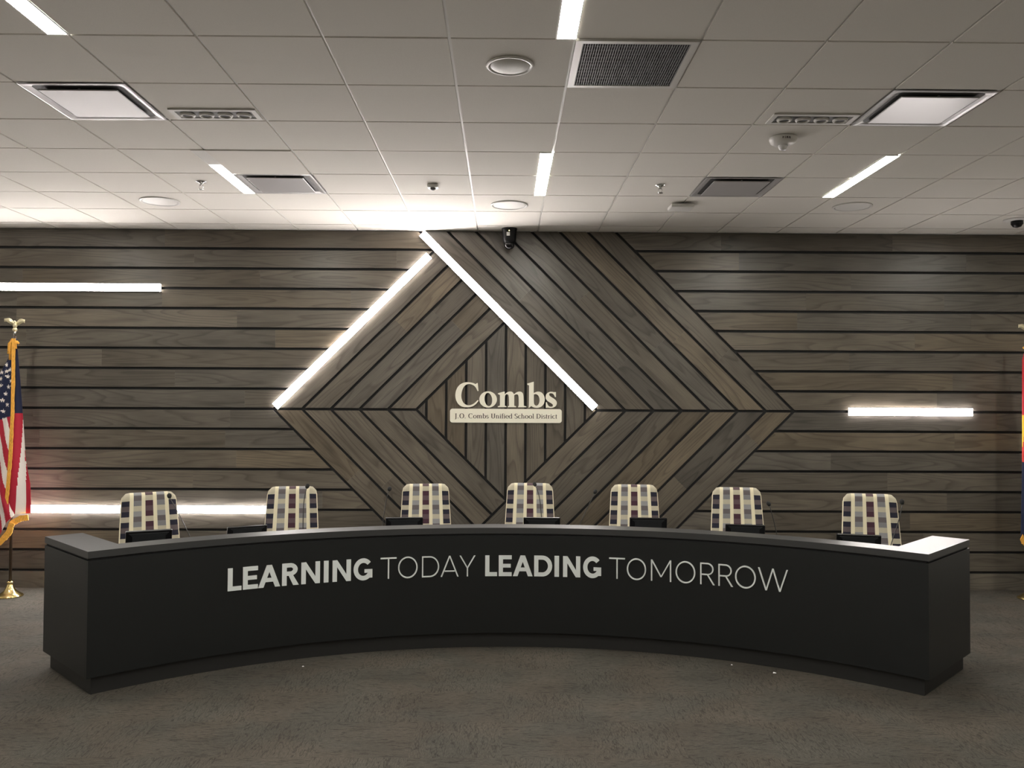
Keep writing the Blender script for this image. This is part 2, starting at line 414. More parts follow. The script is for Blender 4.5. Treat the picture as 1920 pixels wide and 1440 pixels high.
# the left bar shines over two thirds of its length only
tl=[o for o in C.objects if o.get('label','').startswith('glowing ceiling bar on the left')][0]
for k in kids(tl):
    if k.name.startswith('diffuser'): k.scale=(1,.70,1); k.location=(0,.30*(T-.016),0)
MB().box((-.045,-T+.016,-.0035),(.045,-.4*(T-.016)-.001,-.0012)).build('unlit_lens',M['white'],tl)
def plaque(label,i,j,first=[None]):
    loc=(cx_(i)+T/2,cy_(j)+T/2,H)
    if first[0] is not None: return dup(first[0],label,loc)
    t=thing('air_diffuser',label,'air vent',loc,0,'square plaque air diffusers')
    a=T/2-.004; b=.272; z0=-.003; z1=.0065
    f=MB()
    # flange and coved throat sloping up to the duct
    rings=[(a,-.004,.002),(a-.012,-.006,.004),(b,-.003,.02),(b-.02,.004,.03)]
    vs=[];fs=[]
    def sq(h,z,r,n=4):
        o=[]
        for sx,sy,a0 in ((1,1,0),(-1,1,90),(-1,-1,180),(1,-1,270)):
            for k in range(n+1):
                an=math.radians(a0+90*k/n); o.append((sx*(h-r)+r*math.cos(an),sy*(h-r)+r*math.sin(an),z))
        return o
    for h,z,r in rings: vs+=sq(h,z,r)
    n=20
    for q in range(len(rings)-1):
        for k in range(n): fs.append((q*n+k,q*n+(k+1)%n,(q+1)*n+(k+1)%n,(q+1)*n+k))
    f.add(vs,fs,0,smooth=False); f.build('frame',M['gloss'],t)
    MB().box((-b+.018,-b+.018,.0045),(b-.018,b-.018,.0075)).build('duct_opening',M['diffin'],t)
    pl=MB(); pl.rbox((-.222,-.222,-.014),(.222,.222,-.006),.003,0,smooth=False); pl.build('plaque_panel',M['gloss'],t)
    for sx,sy in ((1,0),(-1,0),(0,1),(0,-1)):
        MB().box((sx*.20-.006,sy*.20-.006,-.0058),(sx*.20+.006,sy*.20+.006,.0044)).build('hanger_bracket',M['alu'],t)
    first[0]=t; return t
plaque('large square air diffuser at upper left, next to the row of four round heads',-4,1)
plaque('large square air diffuser at upper right, next to the row of four round heads',4,1)
plaque('small looking square air diffuser touching the left glowing bar',-3,4)
plaque('small looking square air diffuser right of the ceiling sprinkler',3,4)

def four(label,x,y,first=[None]):
    if first[0] is not None: return dup(first[0],label,(x,y,H))
    t=thing('recessed_spotlight_fixture',label,'spotlight fixture',(x,y,H),0,'recessed four head fixtures')
    f=MB(); a,b=.262,.088
    for p,q in (((-a,-b),(a,-b+.026)),((-a,b-.026),(a,b)),((-a,-b+.026),(-a+.03,b-.026)),((a-.03,-b+.026),(a,b-.026))):
        f.box((p[0],p[1],-.009),(q[0],q[1],-.0008))
    f.build('trim_frame',M['whitem'],t)
    MB().box((-a+.029,-b+.025,-.004),(a-.029,b-.025,-.001)).build('back_pan',M['dgrey'],t)
    for k in range(4):
        x_=-.172+.1147*k
        h=MB(); h.lathe([(.046,-.0042),(.046,-.012),(.040,-.020),(.033,-.020),(.031,-.010)],24,(x_,0,0))
        hd=h.build('spot_head',M['whitem'],t)
        MB().lathe([(.030,-.0098),(.030,-.013),(.012,-.0135)],20,(x_,0,0)).build('lamp_face',M['diffin'],hd)
    first[0]=t; return t
four('white fixture of four round heads beside the left large air diffuser',cx_(-3)+.335,cy_(1)+.485)
four('white fixture of four round heads beside the right large air diffuser',cx_(3)+.33,cy_(1)+.485)

# return grille
t=thing('return_air_grille','square grey louvred return air grille beside the top centre light','air vent',(cx_(1)+T/2,cy_(0)+T/2,H))
f=MB(); a=.30
for p,q in (((-a,-a),(a,-a+.03)),((-a,a-.03),(a,a)),((-a,-a+.03),(-a+.035,a-.03)),((a-.035,-a+.03),(a,a-.03))): f.box((p[0],p[1],-.007),(q[0],q[1],.006))
f.build('frame',M['white'],t)
MB().box((-a+.03,-a+.03,.003),(a-.03,a-.03,.006)).build('back_pan',M['grilled'],t)
s=MB(); n=44
for k in range(n):
    x=-a+.038+k*(2*a-.076)/(n-1); s.box((x-.0022,-a+.03,-.005),(x+.0022,a-.03,.002))
for k in range(1,12):
    y=-a+.03+k*(2*a-.06)/12; s.box((-a+.035,y-.0012,-.002),(a-.035,y+.0012,.0015))
s.build('louvres',M['grille'],t)

def speaker(label,x,y,r,recess=False):
    t=thing('ceiling_speaker',label,'ceiling speaker',(x,y,H),0,'round ceiling speakers')
    MB().lathe([(r,-.001),(r,-.006),(r-.006,-.011),(r-.016,-.011),(r-.018,-.004)],48).build('rim',M['white'],t)
    if recess: pr=[(r-.019,-.0035),(r-.026,-.009),(r-.05,-.017),(.05,-.022),(.01,-.0225)]
    else: pr=[(r-.0185,-.0045),(r-.03,-.007),(.06,-.011),(.012,-.012),(.004,-.012)]
    MB().lathe(pr,48).build('grille_dome',M['whitem'],t)
speaker('small round ceiling speaker with domed grille, left of the square grille',.022,4.349,.125,True)
speaker('round ceiling speaker just above the wall camera',.039,7.427,.165)
speaker('round ceiling speaker on the left, near the left edge glow',-3.023,7.38,.168)
speaker('round ceiling speaker in shade below the right glowing bar',3.074,7.397,.168)

def sprinkler(label,x,y,first=[None]):
    if first[0] is not None: return dup(first[0],label,(x,y,H))
    t=thing('fire_sprinkler',label,'sprinkler',(x,y,H),0,'pendant sprinklers')
    MB().lathe([(.042,-.0008),(.040,-.006),(.020,-.010),(.016,-.018)],24).build('escutcheon',M['chrome'],t)
    b=MB().lathe([(.010,-.018),(.010,-.028),(.006,-.032)],14)
    for s_ in (-1,1): b.tube([(s_*.009,0,-.028),(s_*.016,0,-.042),(s_*.010,0,-.056),(0,0,-.062)],.0028,6)
    b.build('frame_arms',M['chrome'],t)
    MB().lathe([(.004,-.060),(.022,-.063),(.022,-.0655),(.004,-.067)],18).build('deflector',M['chrome'],t)
    first[0]=t; return t
sprinkler('small chrome sprinkler left of the left glowing bar',-2.424,6.71)
sprinkler('small chrome sprinkler above the flat white wireless box',1.246,6.72)

t=thing('ceiling_sensor','tiny white square ceiling sensor with dark lens, left of centre','sensor',(-.58,6.755,H))
MB().rbox((-.045,-.04,-.028),(.045,.04,-.0008),.008).build('housing',M['white'],t)
MB().lathe([(.022,-.0285),(.022,-.038),(.012,-.046),(.004,-.048)],18).build('lens',M['dgrey'],t)

# strobe
SX,SY=1.83,5.50
t=thing('fire_alarm_strobe','white round ceiling fire strobe with clear lens','fire alarm',(SX,SY,H))
MB().lathe([(.088,-.0008),(.090,-.012),(.082,-.034),(.060,-.048),(.030,-.052)],36).build('body',M['white'],t)
MB().lathe([(.030,-.0525),(.032,-.058),(.026,-.078),(.012,-.086),(.004,-.087)],20).build('lens',M['clear'],t)
# ---- letter strokes
def arc(cx,cy,rx,ry,t,a0,a1,n=None,tx=None):
    n=n or max(4,int(abs(a1-a0)/9)); tx=tx or t; o=[];q=[]
    for k in range(n+1):
        a=math.radians(a0+(a1-a0)*k/n); o.append((cx+rx*math.cos(a),cy+ry*math.sin(a))); q.append((cx+(rx-tx)*math.cos(a),cy+(ry-t)*math.sin(a)))
    return [[o[k],o[k+1],q[k+1],q[k]] for k in range(n)]
def seg(a,b,t,flat=True):
    dx,dy=b[0]-a[0],b[1]-a[1]
    if flat and abs(dy)>abs(dx)*.35:   # cut level at top and bottom
        h=t/2*math.hypot(dx,dy)/abs(dy); return [[(a[0]-h,a[1]),(a[0]+h,a[1]),(b[0]+h,b[1]),(b[0]-h,b[1])]]
    n=math.hypot(dx,dy); px,py=-dy/n*t/2,dx/n*t/2
    return [[(a[0]+px,a[1]+py),(b[0]+px,b[1]+py),(b[0]-px,b[1]-py),(a[0]-px,a[1]-py)]]
def rect(x0,y0,x1,y1): return [[(x0,y0),(x1,y0),(x1,y1),(x0,y1)]]
def glyph(c,w,t):
    h=t/2
    if c=='L': return rect(0,0,t,1)+rect(t,0,w,t*.9)
    if c=='E': return rect(0,0,t,1)+rect(t,0,w,t*.9)+rect(t,.5-t*.42,w*.93,.5+t*.42)+rect(t,1-t*.9,w,1)
    if c=='F': return rect(0,0,t,1)+rect(t,.48-t*.42,w*.9,.48+t*.42)+rect(t,1-t*.9,w,1)
    if c=='I': return rect(0,0,w,1)
    if c=='T': return rect(w/2-h,0,w/2+h,1-t)+rect(0,1-t,w,1)
    if c=='N':
        k=t*1.15; return rect(0,0,t,1)+rect(w-t,0,w,1)+[[(t,1),(t*.35,1),(t,.999-(.35*t)),(t,1-1.2*k)]]*0+[[(0,1),(t*1.05,1),(w,0),(w-t*1.05,0)]]
    if c=='A':
        p=h*1.08; return [[(0,0),(t*1.1,0),(w/2+p,1),(w/2-p,1)],[(w-t*1.1,0),(w,0),(w/2+p,1),(w/2-p,1)]]+rect(w*.22,.24,w*.78,.24+t*.85)
    if c=='Y': return rect(w/2-h,0,w/2+h,.42)+[[(0,1),(t*1.15,1),(w/2+h,.40),(w/2-h,.40)],[(w-t*1.15,1),(w,1),(w/2+h,.40),(w/2-h,.40)]]
    if c=='M': return rect(0,0,t,1)+rect(w-t,0,w,1)+[[(0,1),(t*1.1,1),(w/2+h,.2),(w/2-h,.2)],[(w-t*1.1,1),(w,1),(w/2+h,.2),(w/2-h,.2)]]
    if c=='W':
        q=t*1.05; a=w*.27; b=w*.73
        return [[(0,1),(q,1),(a+h,0),(a-h,0)],[(w/2-h,1),(w/2+h,1),(a+h,0),(a-h,0)],[(w/2-h,1),(w/2+h,1),(b+h,0),(b-h,0)],[(w-q,1),(w,1),(b+h,0),(b-h,0)]]
    if c=='O': return arc(w/2,.5,w/2,.515,t,0,360)
    if c=='D': return rect(0,0,t,1)+rect(t,0,w*.45,t*.92)+rect(t,1-t*.92,w*.45,1)+arc(w*.45,.5,w*.55,.5,t*.92,-90,90,tx=t)
    if c=='R':
        return rect(0,0,t,1)+rect(t,1-t*.9,w*.5,1)+rect(t,.44,w*.5,.44+t*.9)+arc(w*.5,.72,w*.42,.28,t*.9,-90,90,tx=t)+[[(w-t*1.25,0),(w,0),(w*.5+h*1.1,.46),(w*.5-h*.9,.46)]]
    if c=='G': return arc(w*.52,.5,w*.52,.515,t,42,335,tx=t)+rect(w-t,.10,w,.50)+rect(w*.58,.50-t*.8,w,.50)
    return []
def letter_mb(polys,place,d0,d1):
    mb=MB()
    for k,p in enumerate(polys):
        a=sum(p[i][0]*p[(i+1)%len(p)][1]-p[(i+1)%len(p)][0]*p[i][1] for i in range(len(p)))
        if a<0: p=p[::-1]
        e=.00004*(k%7); n=len(p)
        vs=[place(x,y,d1+e) for x,y in p]+[place(x,y,d0) for x,y in p]
        mb.add(vs,[tuple(range(n)),tuple(range(2*n-1,n-1,-1))]+[(i,n+i,n+(i+1)%n,(i+1)%n) for i in range(n)])
    return mb
# FIRE on the strobe body, facing the room
x=-.030
mbF=MB()
for c,wd in (('F',.010),('I',.003),('R',.011),('E',.010)):
    def pl(u,v,d,x=x):
        an=(x+u*.016)/.088; return (.0885*math.sin(an)+0,-(.0862+d-(.0-v)*-.002)*math.cos(an),-.030+v*.018)
    g=letter_mb(glyph(c,wd/.016,.2),pl,0,.0035); mbF.add(g.v,g.f); x+=wd+.006
mbF.build('fire_lettering',M['inkdark'],t)

t=thing('wireless_access_box','flat white box hanging under the ceiling, below right sprinkler','wireless box',(1.545,7.36,H))
MB().rbox((-.10,-.09,-.045),(.10,.09,-.012),.008).build('housing',M['white'],t)
MB().box((-.06,-.03,-.0122),(.06,.03,-.0008)).build('bracket',M['dgrey'],t)
t=thing('ceiling_dome_camera','small dark camera under a ceiling plate at the far right edge','camera',(4.83,7.87,H))
MB().lathe([(.115,-.001),(.115,-.010),(.06,-.016)],28).build('mount_plate',M['whitem'],t)
MB().lathe([(.052,-.0165),(.052,-.045),(.035,-.070),(.01,-.078)],24).build('dome',M['plastic'],t)

t=thing('wall_camera','black cylindrical camera hanging where ceiling meets the diamond planks','camera',(.046,8.44,H))
MB().lathe([(.078,-.0008),(.079,-.010),(.075,-.018),(.070,-.05),(.066,-.12),(.058,-.145)],36).build('body',M['plastic'],t)
MB().lathe([(.052,-.1455),(.052,-.165),(.046,-.190),(.030,-.205),(.008,-.210)],30).build('lens_dome',M['screen'],t)
MB().box((-.028,-.0765,-.085),(.004,-.0715,-.050)).build('sticker',M['paper'],t)
MB().lathe([(.0045,-.004),(.0045,.004)],12,M_=Matrix.Translation((-.002,-.0755,-.034))@Matrix.Rotation(PI/2,4,'X')).build('indicator_light',M['yled'],t)

# ---------------------------------------------------------------- Combs sign
sg=thing('district_sign','cream raised school district sign on the upright planks of the diamond','sign',(.02,D,1.75))
def spx(cx,cy): return ((820+cx/7.385-946)/184.4+.006-.02, 1.823-(690+cy/7.385-766)/184.4-1.75)
def splace(u,v,d): return (u,-d,v)
def ell(cx,cy,rx,ry,rot=0,n=40):
    o=[]
    for k in range(n):
        a=2*PI*k/n; x,y=rx*math.cos(a),ry*math.sin(a); o.append((cx+x*math.cos(rot)-y*math.sin(rot),cy+x*math.sin(rot)+y*math.cos(rot)))
    return o
def chaikin(p,n=2,keep=()):
    for _ in range(n):
        q=[]
        for i in range(len(p)):
            a,b,c=p[i-1],p[i],p[(i+1)%len(p)]
            v1=(b[0]-a[0],b[1]-a[1]); v2=(c[0]-b[0],c[1]-b[1]); n1=math.hypot(*v1); n2=math.hypot(*v2)
            cs=(v1[0]*v2[0]+v1[1]*v2[1])/(n1*n2+1e-9)
            if cs<.62: q.append(b)
            else: q+= [(b[0]-v1[0]*.25,b[1]-v1[1]*.25),(b[0]+v2[0]*.25,b[1]+v2[1]*.25)]
        p=q
    return p
GL={'C':[[(558,210),(570,320),(555,322),(530,265),(490,235),(440,222),(390,235),(350,285),(330,370),(335,430),(360,485),(400,515),(450,520),(510,495),(560,445),(570,455),(540,500),(480,540),(410,550),(340,540),(290,505),(255,440),(248,370),(262,300),(300,240),(360,205),(430,198),(490,208),(530,225),(545,212)]],
'o':[ell(703,437,122,113),ell(706,437,52,92,-.12)],
'm':[[(838,350),(925,325),(932,330),(932,365),(965,335),(1005,323),(1040,332),(1060,362),(1095,335),(1135,323),(1170,332),(1192,365),(1196,520),(1232,532),(1232,543),(1118,543),(1118,532),(1128,522),(1125,400),(1115,368),(1090,362),(1064,378),(1064,520),(1092,532),(1092,543),(975,543),(975,532),(992,522),(990,400),(980,368),(955,362),(934,380),(934,520),(958,532),(958,543),(838,543),(838,532),(866,520),(866,375),(838,362)]],
'b':[[(1243,215),(1333,188),(1333,345),(1375,325),(1420,325),(1460,350),(1485,400),(1487,450),(1470,505),(1430,540),(1380,552),(1330,545),(1300,525),(1270,550),(1262,550),(1268,500),(1268,240),(1243,228)],[(1335,365),(1365,358),(1395,375),(1412,410),(1415,460),(1400,505),(1372,522),(1345,510),(1335,480)]],
's':[[(1640,330),(1640,400),(1628,400),(1610,360),(1580,345),(1550,350),(1545,370),(1560,390),(1620,425),(1650,455),(1655,490),(1640,525),(1600,548),(1560,552),(1530,545),(1512,548),(1502,548),(1502,470),(1513,470),(1530,515),(1560,535),(1595,530),(1600,508),(1585,490),(1530,460),(1502,430),(1497,395),(1508,355),(1545,328),(1590,325),(1618,333),(1628,328)]]}
for c in 'Combs':
    loops=[[spx(*p) for p in (l if c=='o' else chaikin(l))] for l in GL[c]]
    MB().prism(loops,splace,.002,.016).build('letter',M['cream'],sg)
# plaque
def rrect(x0,z0,x1,z1,r,n=6):
    o=[]
    for (cx,cz,a0) in ((x1-r,z1-r,0),(x0+r,z1-r,90),(x0+r,z0+r,180),(x1-r,z0+r,270)):
        for k in range(n+1):
            a=math.radians(a0+90*k/n); o.append((cx+r*math.cos(a),cz+r*math.sin(a)))
    return o
p0=spx(178,758); p1=spx(1722,566)
plq=MB().prism([rrect(p0[0],p0[1],p1[0],p1[1],.026)],splace,.002,.014).build('nameplate',M['cream'],sg)
# small serif lettering, drawn with a broad nib (thick uprights, thin curves joints)
def nib(pts,tk=.15,tn=.05,closed=False):
    out=[]
    n=len(pts)
    def wd(dx,dy):
        L=math.hypot(dx,dy) or 1; return tn+(tk-tn)*(abs(dy)/L)**1.5
    for i in range(n-1 if not closed else n):
        a=pts[i]; b=pts[(i+1)%n]; 
        def off(j):
            p=pts[(j-1)%n] if (closed or j>0) else pts[j]; q=pts[(j+1)%n] if (closed or j<n-1) else pts[j]
            dx,dy=q[0]-p[0],q[1]-p[1]; L=math.hypot(dx,dy) or 1; w_=wd(dx,dy)/2; return (-dy/L*w_,dx/L*w_)
        o1=off(i); o2=off((i+1)%n)
        out.append([(a[0]+o1[0],a[1]+o1[1]),(b[0]+o2[0],b[1]+o2[1]),(b[0]-o2[0],b[1]-o2[1]),(a[0]-o1[0],a[1]-o1[1])])
    return out
def E_(cx,cy,rx,ry,a0,a1,n=14): return [(cx+rx*math.cos(math.radians(a0+(a1-a0)*k/n)),cy+ry*math.sin(math.radians(a0+(a1-a0)*k/n))) for k in range(n+1)]
def sf(x0,x1,y): return rect(x0,y-.02,x1,y+.025)
XH=.66
def serif(c):      # returns polys, advance (units of cap height)
    if c=='J': return nib([(.24,1),(.24,.05)]+E_(.12,.0,.12,.2,0,-120,8))+sf(.1,.38,.975),.46
    if c=='O': return nib(E_(.38,.5,.31,.49,0,360,24)[:-1],closed=True),.8
    if c=='C': return nib(E_(.40,.5,.33,.49,48,312,18))+rect(.60,.70,.64,.98),.78
    if c=='U': return nib([(.18,1),(.18,.35)]+E_(.4,.32,.22,.31,180,360,12)+[(.62,1)],.15)+sf(.05,.31,.975)+sf(.50,.74,.975),.82
    if c=='S': return nib(E_(.28,.75,.18,.235,40,230,12)+E_(.26,.26,.2,.25,60,-140,14))+rect(.44,.72,.475,.97)+rect(.05,.03,.085,.28),.58
    if c=='D': return nib([(.18,0),(.18,1)])+nib(E_(.26,.5,.44,.48,90,-90,18))+sf(.05,.3,.975)+sf(.05,.3,.02),.82
    if c=='.': return rect(.06,0,.18,.12),.34
    if c==' ': return [],.30
    if c=='o': return nib(E_(.29,XH/2,.22,XH/2-.01,0,360,20)[:-1],.14,closed=True),.60
    if c=='m':
        o=[]
        for x in (.13,.43,.73): o+=nib([(x,0),(x,XH-.08)],.13)+sf(x-.11,x+.12,.02)
        o+=nib([(.14,XH-.15)]+E_(.29,XH-.16,.13,.14,150,0,8),.13)+nib([(.44,XH-.15)]+E_(.59,XH-.16,.13,.14,150,0,8),.13)+sf(.02,.18,XH-.02)+rect(.07,XH-.1,.19,XH); return o,.92
    if c=='n': return nib([(.13,0),(.13,XH)],.13)+nib([(.44,0),(.44,XH-.2)],.13)+nib([(.14,XH-.15)]+E_(.29,XH-.17,.15,.15,150,0,8),.13)+sf(.02,.25,.02)+sf(.33,.56,.02)+sf(.02,.16,XH-.02),.62
    if c=='h': return nib([(.13,0),(.13,1.02)],.13)+nib([(.44,0),(.44,XH-.2)],.13)+nib([(.14,XH-.15)]+E_(.29,XH-.17,.15,.15,150,0,8),.13)+sf(.02,.25,.02)+sf(.33,.56,.02)+sf(.02,.16,1.0),.62
    if c=='b': return nib([(.13,.02),(.13,1.02)],.13)+nib(E_(.28,XH/2,.24,XH/2-.01,150,-150,16),.14)+sf(.02,.16,1.0),.60
    if c=='d': return nib([(.45,0),(.45,1.02)],.13)+nib(E_(.30,XH/2,.24,XH/2-.01,30,330,16),.14)+sf(.34,.48,1.0)+sf(.45,.58,.02),.62
    if c=='s': return nib(E_(.2,XH*.74,.12,XH*.25,45,230,10)+E_(.19,XH*.27,.14,XH*.26,60,-140,10),.13)+rect(.30,.46,.33,.65)+rect(.04,.02,.07,.2),.42
    if c=='i': return nib([(.14,0),(.14,XH)],.13)+sf(.03,.26,.02)+sf(.03,.16,XH-.02)+nib(E_(.14,.86,.035,.05,0,360,8)[:-1],.08,.06,True),.31
    if c=='f': return nib([(.15,0),(.15,.8)]+E_(.27,.82,.12,.18,180,60,7),.13)+rect(.03,XH-.05,.32,XH)+sf(.03,.3,.02),.34
    if c=='e': return nib(E_(.27,XH/2,.21,XH/2-.01,0,325,18),.14)+rect(.1,XH/2-.02,.47,XH/2+.03),.53
    if c=='c': return nib(E_(.27,XH/2,.21,XH/2-.01,50,318,16),.14),.50
    if c=='l': return nib([(.14,0),(.14,1.02)],.13)+sf(.03,.26,.02)+sf(.03,.16,1.0),.30
    if c=='t': return nib([(.14,.85),(.14,.12)]+E_(.23,.12,.09,.12,180,300,6),.13)+rect(.03,XH-.05,.32,XH),.35
    if c=='r': return nib([(.13,0),(.13,XH)],.13)+nib([(.14,XH-.2)]+E_(.28,XH-.14,.12,.12,150,40,6),.12)+sf(.02,.26,.02)+sf(.02,.16,XH-.02),.41
    return [],.3
txt='J.O. Combs Unified School District'
tot=sum(serif(c)[1] for c in txt); q0=spx(240,698); q1=spx(1662,632); hh=(q1[1]-q0[1]); sx=(q1[0]-q0[0])/tot
x=0
for c in txt:
    ps,ad=serif(c)
    if ps:
        g=letter_mb(ps,lambda u,v,d,x=x:(q0[0]+(x+u)*sx,-d,q0[1]+v*hh),.0141,.0155); g.build('small_serif_letter',M['ink'],plq)
    x+=ad

# ---------------------------------------------------------------- curved reception desk
DX,DY,R0=.045,2.71,3.80; TH=math.asin(2.68/3.8); DEP=.85; ZT=.918
def dp(r,th,off=0): return (DX+r*math.sin(th)+off*math.cos(th), DY+r*math.cos(th)-off*math.sin(th))
def ringpoly(r0,r1,a0,a1,n=64):
    return [dp(r0,a0+(a1-a0)*k/n) for k in range(n+1)][::-1]+[dp(r1,a0+(a1-a0)*k/n) for k in range(n+1)]
zp=lambda u,v,d:(u-DX,v-DY,d)
desk=thing('reception_desk','long dark charcoal curved dais desk with slogan letters on its front','desk',(DX,DY,0))
def ext(name,poly,z0,z1,m,parent=desk,bev=None):
    return MB().prism([poly],zp,z0,z1).build(name,m,parent)
def sm(o):
    smooth_angle(o,30); return o
fp=sm(ext('front_panel',ringpoly(R0,R0+.03,-TH,TH),.115,.858,M['desk']))
sm(ext('reveal_strip',ringpoly(R0+.012,R0+.03,-TH+.004,TH-.004),.8585,.8725,M['black']))
for s_ in (-1,1):
    pts=[dp(R0+.0305,s_*TH),dp(R0+DEP,s_*TH),dp(R0+DEP,s_*TH,-s_*.03),dp(R0+.0305,s_*TH,-s_*.03)]
    ext('end_panel',pts,.115,.858,M['desk'])
    pts=[dp(R0+.0305,s_*TH,-s_*.012),dp(R0+DEP-.012,s_*TH,-s_*.012),dp(R0+DEP-.012,s_*TH,-s_*.03),dp(R0+.0305,s_*TH,-s_*.03)]
    ext('reveal_strip',pts,.8585,.8725,M['black'])
    pts=[dp(R0+.035,s_*TH,-s_*.04),dp(R0+DEP-.03,s_*TH,-s_*.04),dp(R0+DEP-.03,s_*TH,-s_*.06),dp(R0+.035,s_*TH,-s_*.06)]
    ext('toe_kick',pts,0,.1145,M['kick'])
sm(ext('toe_kick',ringpoly(R0+.035,R0+.055,-TH+.0105,TH-.0105),0,.1145,M['kick']))
# counter: ledge along the front widening into return arms at both ends
n=64; EW=.25; LD=.195
an=lambda s_,r,o: s_*(TH)-0*o
pts=[dp(R0-.002,-TH-.0005+(2*TH+.001)*k/n) for k in range(n+1)]
pts+=[dp(R0+DEP+.002,TH),dp(R0+DEP+.002,TH,-EW)]
ti=TH-EW/(R0+LD)
pts+=[dp(R0+LD,ti-(2*ti)*k/n) for k in range(n+1)]
pts+=[dp(R0+DEP+.002,-TH,EW),dp(R0+DEP+.002,-TH)]
ct=MB().prism([pts],zp,.873,ZT).build('counter_top',M['desktop'],desk)
smooth_angle(ct,30)
sm(ext('work_surface',ringpoly(R0+.032,R0+DEP-.02,-TH+.012,TH-.012),.71,.74,M['work']))
for k in range(8):
    th=-TH*.86+2*TH*.86*k/7
    pts=[dp(R0+.06,th,-.012),dp(R0+.06,th,.012),dp(R0+.33,th,.012),dp(R0+.33,th,-.012)]
    ext('support_panel',pts,.0,.7095,M['desk'])
# slogan
def px_theta(px):
    dx=(px-960)/F_PX; # ray in plan
    d=fwd+r2*dx; d=Vector((d.x,d.y)); o=Vector((-DX,-DY)); a=d.dot(d); b=2*d.dot(o); c=o.dot(o)-R0*R0
    tt=(-b+math.sqrt(b*b-4*a*c))/(2*a); p=d*tt+o; return math.atan2(p.x,p.y)
LT=[('L',431.5,456.9),('E',459.8,487.5),('A',488.5,529),('R',532.7,563.9),('N',568.5,603.2),('I',610.5,619.2),('N',626.8,661),('G',666,701),None,
('T',716.3,746),('O',749,785.4),('D',793.6,825.7),('A',828.6,862),('Y',863.6,893.3),None,
('L',911.6,933.8),('E',936.9,961),('A',963.4,1000),('D',1003,1036.6),('I',1041,1049.4),('N',1056.9,1089),('G',1094.4,1128),None,
('T',1143,1172.5),('O',1176,1212),('M',1221,1258.8),('O',1267,1303.8),('R',1313,1340),('R',1346.9,1374),('O',1378,1416.6),('W',1421,1476.6)]
wi=0; CH=.158; ZB=.549
for e in LT:
    if e is None: wi+=1; continue
    c,a,b=e; t0,t1=px_theta(a),px_theta(b); tc=(t0+t1)/2; wdt=2*R0*math.sin((t1-t0)/2)
    bold=wi%2==0; t_=(.205 if bold else .062)
    if c=='I' and not bold: pass
    P0=Vector((R0*math.sin(tc),R0*math.cos(tc))); tg=Vector((math.cos(tc),-math.sin(tc))); nr=-Vector((math.sin(tc),math.cos(tc)))
    def lp(u,v,d):
        s_=(u-wdt/CH/2)*CH; sag=s_*s_/(2*R0)
        q=P0+tg*s_+nr*(d+sag); return (q.x,q.y,ZB+v*CH)
    o=letter_mb(glyph(c,wdt/CH,t_),lp,.0004,.010).build('letter',M['letter'],fp)
    if c=='L' and wi==0: o['label']='raised silver letter'

